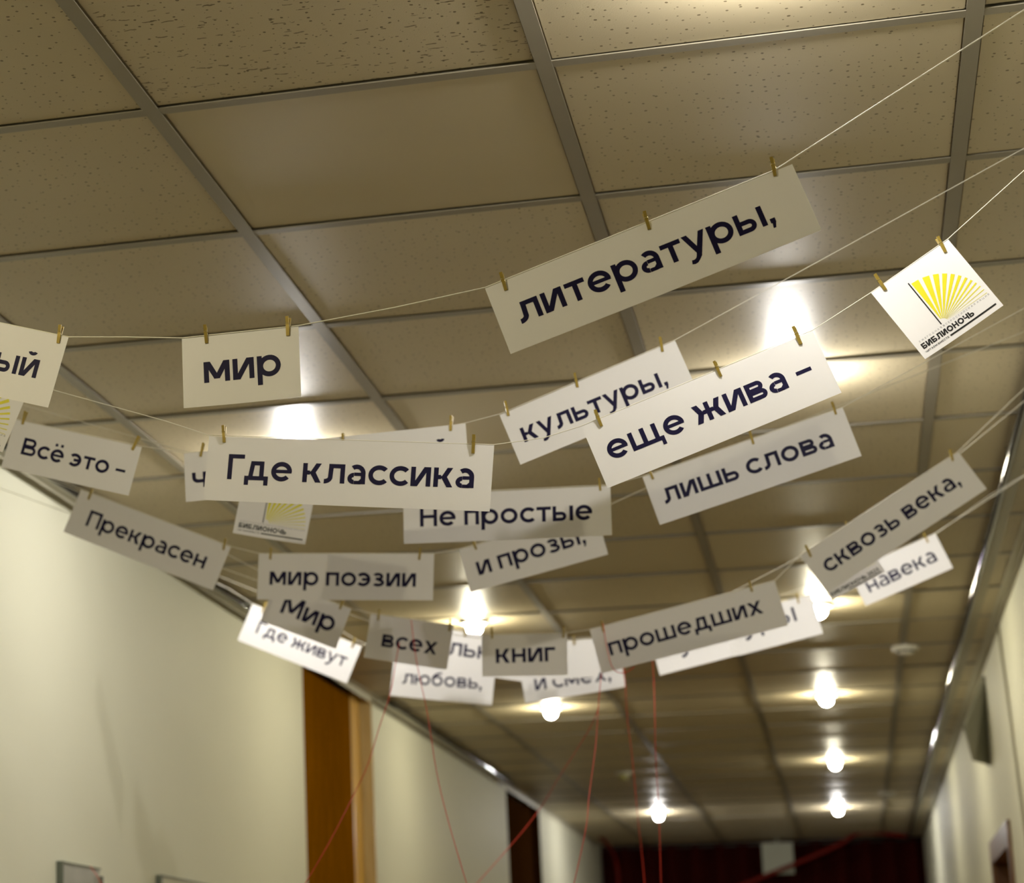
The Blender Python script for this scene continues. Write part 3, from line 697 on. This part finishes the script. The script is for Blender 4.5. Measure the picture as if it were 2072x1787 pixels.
red([(1212, 1430, 1.72), (1190, 1480, 1.9), (1130, 1575, 2.3), (1090, 1640, 2.5), (1030, 1715, 2.4), (900, 1860, 2.3)], 'red thread slanting down left across the dark second door')
red([(1262, 1340, 2.3), (1266, 1400, 2.3), (1270, 1460, 2.35), (1280, 1540, 2.4), (1290, 1650, 2.45), (1300, 1740, 2.5), (1312, 1880, 2.5)], 'red thread hanging just left of the far lamp of the left row')
red([(1320, 1335, 1.95), (1323, 1380, 1.95), (1325, 1450, 1.9), (1327, 1540, 1.9), (1332, 1620, 1.9), (1335, 1700, 1.9), (1340, 1880, 1.9)], 'red thread hanging in front of the far lamp of the left row')
red([(182, 1752, 2.4), (196, 1772, 2.35), (212, 1800, 2.3), (260, 1880, 2.2)], 'short red thread over the framed print at the lower left')
# red ribbons at the far end
red([(1835, 1692, 15.7), (1745, 1684, 15.7), (1700, 1708, 15.7), (1640, 1735, 15.7), (1560, 1768, 15.7), (1450, 1810, 15.7), (1300, 1850, 15.7)], 'red ribbon slanting across the dark end wall at right', .018, 'red_ribbon', 'sash', 'ribbon')
red([(1180, 1665, 15.0), (1205, 1685, 15.2), (1232, 1712, 15.5), (1247, 1745, 15.8), (1252, 1800, 15.8), (1254, 1860, 15.8)], 'red ribbon curving down along the left corner of the end wall', .014, 'red_ribbon', 'sash', 'ribbon')

# ------------------------------------------------------------------ far end: curtain and unlit sign
cw = MB(); n = 70; yb = Y1-.12; z0 = .05; z1 = CEIL-.03
for z in (z0, z1):
    for i in range(n+1):
        x = -.93+(2.39)*i/n; cw.v.append((x, yb+.035*math.sin(i*1.15)+.012*math.sin(i*.37), z))
for i in range(n): cw.f.append((i, i+1, n+2+i, n+1+i))
cw.sm = True
cu = empty('curtain', (0, 0, 0)); tag(cu, 'dark red curtain closing the far end of the corridor', 'curtain')
o = cw.build('cloth', M['endwall'], cu)
sm = o.modifiers.new('t', 'SOLIDIFY'); sm.thickness = .004
MB().tube([(-.95, yb, CEIL-.03), (XR-.03, yb, CEIL-.03)], .010, 10).build('curtain_rod', M['darkgrey'], cu)
p = at_y(1540, 1706, 15.95); q = at_y(1608, 1768, 15.95)
sg = empty('exit_sign_box', ((p.x+q.x)/2, 15.98, (p.z+q.z)/2)); tag(sg, 'square grey unlit sign box hanging at the dark end wall', 'sign')
hw, hh = (q.x-p.x)/2, (p.z-q.z)/2
MB().box(-hw, hw, -.02, .02, -hh, hh).build('casing', M['grey'], sg)
MB().box(-hw+.012, hw-.012, -.024, -.0195, -hh+.012, hh-.012).build('face_panel', M['grey'], sg)
MB().box(-.006, .006, -.004, .004, hh, CEIL-sg.location.z-.004).build('hanger', M['grey'], sg)

# ------------------------------------------------------------------ right wall: blade panel, cable
A_, B_, C_, D_ = Vector((XR-.004, 6.55, CAMZ+1.30)), Vector((XR-.004, 6.79, CAMZ+.976)), Vector((1.445, 6.60, CAMZ+.976)), Vector((1.42, 6.55, CAMZ+1.113))
r = empty('wall_panel', B_); tag(r, 'grey sheet gusset standing out from the right wall above the door', 'panel')
def slab(pts, th):
    nrm = Vector((.9, .0, 0)).cross(Vector((0, 0, 1))).normalized()*0 + (C_-B_).cross(A_-B_).normalized()
    mb = MB(); n = len(pts)
    for k in (-th, th): mb.v += [tuple(p-B_+nrm*k) for p in pts]
    mb.f = [tuple(range(n)), tuple(reversed(range(n, 2*n)))]+[(k, n+k, n+(k+1) % n, (k+1) % n) for k in range(n)]
    return mb
slab([A_, B_, C_, D_], .006).build('sheet', M['grey'], r)
MB().tube([(0, 0, 0), A_-B_], .008, 8).build('mounting_edge', M['darkgrey'], r)
P = [at_x(u, v, XR-.006) for u, v in ((2019, 1262), (2028, 1330), (2040, 1420), (2054, 1530), (2072, 1668), (2085, 1780))]
P.append(Vector((XR-.006, P[-1].y-.02, .4)))
tag(MB().tube(catmull(P, 5), .0045, 8).build('wall_cable', M['cord']), 'thin grey cable running down the right wall from the ceiling', 'cable')

# ------------------------------------------------------------------ framed prints on the left wall
def print_frame(u, v, wd, label, sheet):
    p = at_x(u, v, XL+.018); y0, y1, zt = p.y, p.y+wd, p.z
    r = empty('framed_print', (XL, (y0+y1)/2, zt-.3)); tag(r, label, 'picture')
    hy = (y1-y0)/2; H = .3; dark = M['glass']
    MB().box(.001, .010, -hy+.007, hy-.007, -H+.012, H-.003).build('print', sheet, r)
    for nme, bx in (('frame_side', (.001, .018, -hy, -hy+.007, -H, H)), ('frame_side', (.001, .018, hy-.007, hy, -H, H-.02)), ('frame_rail', (.001, .014, -hy+.007, hy-.007, H-.003, H)), ('frame_rail', (.001, .018, -hy+.007, hy-.007, -H, -H+.012))):
        MB().box(*bx).build(nme, dark, r)
print_frame(127, 1742, .34, 'framed grey print on the left wall at the lower left corner', M['print_'])
print_frame(327, 1770, .9, 'framed cream sheet on the left wall, second from the left edge', M['cream'])
